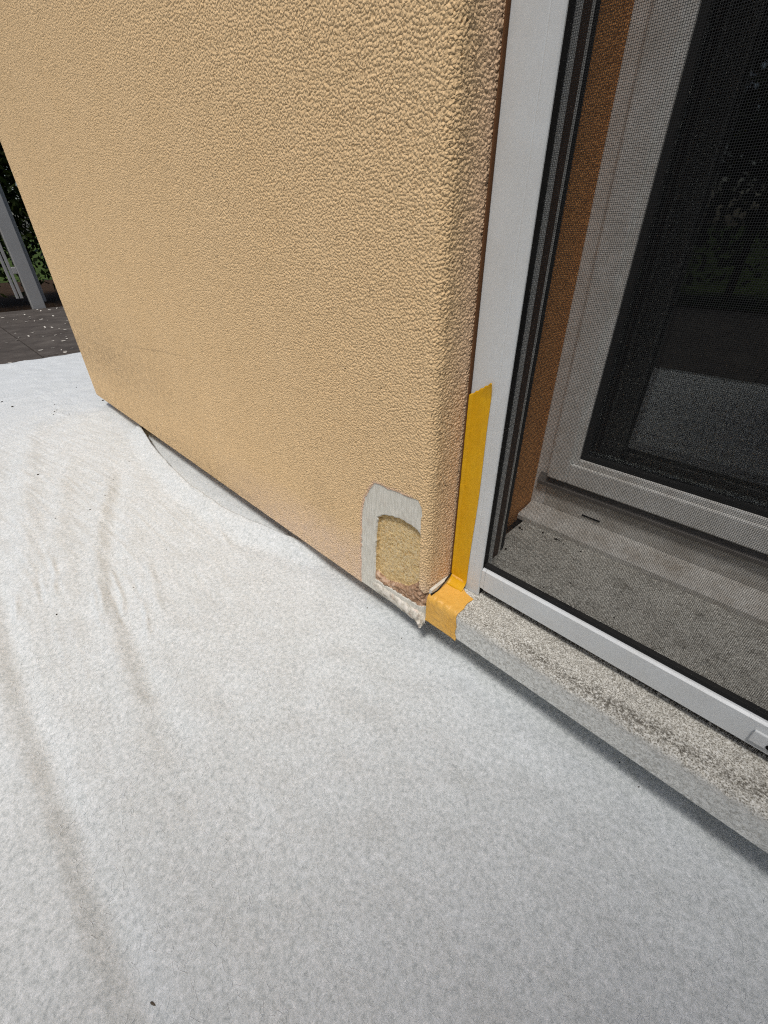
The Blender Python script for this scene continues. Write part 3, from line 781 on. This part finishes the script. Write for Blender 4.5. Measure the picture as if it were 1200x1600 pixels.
# ------------------------------------------------------------------ gate, hedge
gate = empty("garden_gate", "grey metal gate post with narrow gate leaf bars beyond the cloth", "gate")
def gbox(name, y0, y1, z0, z1, x0, x1, par, mat=None):
    return box_obj(name, (x0, x1, y0, y1, z0, z1), mat or M['post'], par, bev=.003)
p = gbox("post", .339, .421, -.03, 1.45, -4.45, -4.372, gate)
gbox("stop_bar", .4225, .452, .030, 1.40, -4.47, -4.435, gate)
for (y0, y1) in ((.2690, .2860), (.2930, .3120), (.150, .170), (.03, .05), (-.09, -.07), (-.21, -.19)):
    gbox("bar", y0, y1, .066, 1.35, -4.43, -4.405, gate)
gbox("gate_rail", -.30, .3120, 1.30, 1.36, -4.462, -4.4305, gate); gbox("gate_rail", -.30, .3120, .36, .40, -4.462, -4.4305, gate)
gbox("hinge", .3122, .3388, .225, .268, -4.428, -4.398, gate)
gbox("post", -.39, -.305, -.03, 1.45, -4.45, -4.372, gate)

def hedge(name, label, x0, x1, y0, y1, z1, n, leaf, seed):
    root = empty(name, label, "hedge")
    r = np.random.default_rng(seed)
    P = r.uniform(0, 1, (n, 3)); P[:, 2] = P[:, 2] ** .85
    # keep towards the outer shell, clumped
    cl_ = r.uniform(0, 1, (n // 45 + 1, 3)); idx = r.integers(0, len(cl_), n)
    P = np.clip(.35 * P + .65 * (cl_[idx] + r.normal(0, .05, (n, 3)) * np.array([1, .6, .8])), -.04, 1.04)
    P = P * np.array([x1 - x0, y1 - y0, z1 - .05]) + np.array([x0, y0, .03])
    d1 = r.normal(size=(n, 3)); d1 /= np.linalg.norm(d1, axis=1)[:, None]
    d2 = np.cross(d1, r.normal(size=(n, 3))); d2 /= np.linalg.norm(d2, axis=1)[:, None]
    L = leaf * r.uniform(.6, 1.3, n)[:, None]
    Vv = np.stack([P - d1 * L, P + d2 * L * .45, P + d1 * L, P - d2 * L * .45], 1).reshape(-1, 3)
    f = link("foliage", np_mesh("foliage", Vv, np.arange(n * 4).reshape(-1, 4), False), M['leaf'], root); tag(f, None, None, None, "stuff")
    k = max(3, int((max(x1 - x0, y1 - y0)) / .5))
    for i in range(k):
        t = (i + .5) / k
        bx = (x0 + x1) / 2 if (x1 - x0) < (y1 - y0) else x0 + t * (x1 - x0); by = (y0 + y1) / 2 if (y1 - y0) < (x1 - x0) else y0 + t * (y1 - y0)
        bm = bmesh.new(); bmesh.ops.create_cone(bm, cap_ends=True, segments=8, radius1=.03, radius2=.012, depth=z1 * .8, matrix=Matrix.Translation((bx, by, z1 * .4 - .03)))
        bm_obj("stem", bm, M['bark'], root)
    return root
hedge("garden_hedge", "dark green leafy hedge behind the grey gate post", -5.6, -4.60, -2.4, 2.9, 2.3, 60000, .03, 61)
hedge("garden_hedge", "long green hedge added out of view across the terrace, mirrored in the window glass", -4.6, 5.0, -4.6, -3.5, 2.2, 32000, .045, 62)  # added behind the camera to keep the glass reflection dark

hedge("garden_hedge", "tall green hedge added out of view on the right to block sky light", 1.55, 2.3, -3.2, -.35, 2.3, 36000, .04, 63)  # unseen hedge, put in to cut sky light over the cloth's right side

tree = empty("shade_tree", "broadleaf tree added out of view to shade the near right of the cloth", "tree")  # unseen tree, added so its crown softly shades the cloth
def limb(p0, p1, r0, r1, parent, name):
    d = Vector(p1) - Vector(p0); bm = bmesh.new()
    bmesh.ops.create_cone(bm, cap_ends=True, segments=12, radius1=r0, radius2=r1, depth=d.length, matrix=Matrix.Translation((Vector(p0) + Vector(p1)) / 2) @ d.to_track_quat('Z', 'Y').to_matrix().to_4x4())
    return bm_obj(name, bm, M['bark'], parent, True)
limb((1.40, -1.85, -.03), (1.22, -1.6, 1.35), .075, .05, tree, "trunk")
for e in ((.6, -1.3, 2.1), (1.0, -1.1, 2.4), (1.5, -1.4, 2.45), (1.1, -1.7, 2.2)): limb((1.22, -1.6, 1.33), e, .035, .010, tree, "branch")
rt = np.random.default_rng(91); nt_ = 4400
cc = rt.normal(size=(90, 3)); cc /= np.linalg.norm(cc, axis=1)[:, None]; cc *= (rt.uniform(.25, 1, 90) ** .4)[:, None]
P_ = cc[rt.integers(0, 90, nt_)] * np.array([.66, .5, .42]) + rt.normal(0, .14, (nt_, 3)) + np.array([.93, -1.50, 2.2])
d1 = rt.normal(size=(nt_, 3)); d1 /= np.linalg.norm(d1, axis=1)[:, None]; d2 = np.cross(d1, rt.normal(size=(nt_, 3))); d2 /= np.linalg.norm(d2, axis=1)[:, None]
L_ = .038 * rt.uniform(.6, 1.3, nt_)[:, None]
Vt = np.stack([P_ - d1 * L_, P_ + d2 * L_ * .5, P_ + d1 * L_, P_ - d2 * L_ * .5], 1).reshape(-1, 3)
tag(link("crown", np_mesh("crown", Vt, np.arange(nt_ * 4).reshape(-1, 4), False), M['leaf'], tree), None, None, None, "stuff")

# ------------------------------------------------------------------ petals, grit, crumbs
bm = bmesh.new(); bmesh.ops.create_circle(bm, cap_ends=True, segments=7, radius=.5)
for v in bm.verts: v.co = Vector((v.co.x, v.co.y * .4, .12 * (v.co.x ** 2)))
petal_me = bpy.data.meshes.new("petal"); bm.to_mesh(petal_me); bm.free(); petal_me.materials.append(M['petal'])
k = 0
while k < 170:
    x = random.uniform(-4.3, -2.5); y = random.uniform(.02, .86)
    if random.random() < .35: y = random.uniform(-.2, .9)
    o = link("fallen_petal", petal_me, None); s = random.uniform(.008, .026)
    o.location = (x, y, -.0032 + .001); o.scale = (s, s, s); o.rotation_euler = (random.uniform(-.2, .2), random.uniform(-.2, .2), random.uniform(0, 6.28))
    tag(o, "small pale petal fallen on the dark paving slabs", "petal", "petals scattered on the paving"); k += 1

def chip_mesh(name, seed, mat):
    random.seed(seed); bm = bmesh.new(); bmesh.ops.create_icosphere(bm, subdivisions=1, radius=.5)
    for v in bm.verts: v.co = Vector((v.co.x * random.uniform(.8, 1.3), v.co.y * random.uniform(.5, .9), v.co.z * random.uniform(.3, .55)))
    me = bpy.data.meshes.new(name); bm.to_mesh(me); bm.free(); smooth(me); me.materials.append(mat); return me
grit_me = chip_mesh("grit", 3, M['crumb'])
SP = [(-1.864, -.214, 7), (-1.786, -.199, 7), (-1.632, -.116, 4), (-1.647, -.107, 3.5), (-1.573, -.09, 4), (-1.863, .002, 4), (-1.632, .022, 6), (-1.173, -.2475, 4.5), (-.9255, -.208, 3.2), (-.96, -.17, 2.2), (-1.1025, -.076, 2.4), (-1.033, -.133, 2), (-.9325, -.265, 2.4), (-.65, -.327, 2.6), (-.631, -.228, 1.6), (-.691, -.152, 1.8), (-.3364, -.0046, 2.0), (-.265, -.0085, 1.8), (.028, .021, 1.7), (.0056, .0314, 1.0), (-.206, .0113, 1.2), (-1.70, -.10, 3.5), (-1.60, -.125, 3), (-1.66, -.15, 2.6), (-.44, -.09, 1.0), (-.30, -.2, .9)]
from mathutils import noise as mnoise
def on_cloth(x, y):
    z = cloth_z(np.array([[x]]), np.array([[y]]))[0, 0]
    return float(z) + .0045
for (x, y, s) in SP:
    o = link("grit_speck", grit_me, None); q = s * .001 * 1.1
    o.location = (x, y, on_cloth(x, y) + q * .18); o.scale = (q * 1.2, q, q); o.rotation_euler = (0, 0, random.uniform(0, 6.28))
    tag(o, "tiny dark speck of grit lying on the white cloth", "grit", "grit specks on the cloth")
# the seed near the lower edge
bm = bmesh.new(); bmesh.ops.create_uvsphere(bm, u_segments=14, v_segments=10, radius=.5)
for v in bm.verts:
    t = v.co.z + .5; v.co = Vector((v.co.z * 1.0, v.co.x * (.38 - .16 * t), v.co.y * (.30 - .1 * t)))
sd = bm_obj("seed", bm, M['seed'], None, True); sd.scale = (.0048,) * 3; sd.location = (-.1674, -.3747, on_cloth(-.1674, -.3747) + .0006); sd.rotation_euler = (0, 0, .4)
tag(sd, "brown pointed seed on the cloth fold near the lower left", "seed")
for (x, y, s) in [(-.2261, .2013, 4), (-.221, .1995, 2.2), (-.1959, .213, 3), (-.1756, .2114, 3.6), (-.171, .2125, 2), (-.1387, .2092, 2.4), (-.222, .1278, 3.4), (-.2139, .1436, 3.2), (-.1632, .2091, 2), (-.20, .17, 1.5), (-.12, .14, 1.6), (-.06, .12, 1.8), (-.02, .10, 2), (-.09, .09, 1.6), (-.04, .085, 1.8), (.02, .09, 2), (.04, .075, 1.6), (-.14, .11, 1.3)]:
    o = link("dirt_crumb", grit_me, None); q = s * .001
    o.location = (x, y, .0994 + q * .2); q *= 1.3; o.scale = (q * 1.3, q, q); o.rotation_euler = (0, 0, random.uniform(0, 6.28))
    tag(o, "dark crumb of dirt on the sill behind the mesh", "crumb", "dirt crumbs behind the insect screen")

# ------------------------------------------------------------------ real size
for o in [o for o in sc.objects if o.parent is None and o.type in {'MESH', 'EMPTY'}]:
    o.location = Vector(o.location) * S
    o.scale = Vector(o.scale) * S
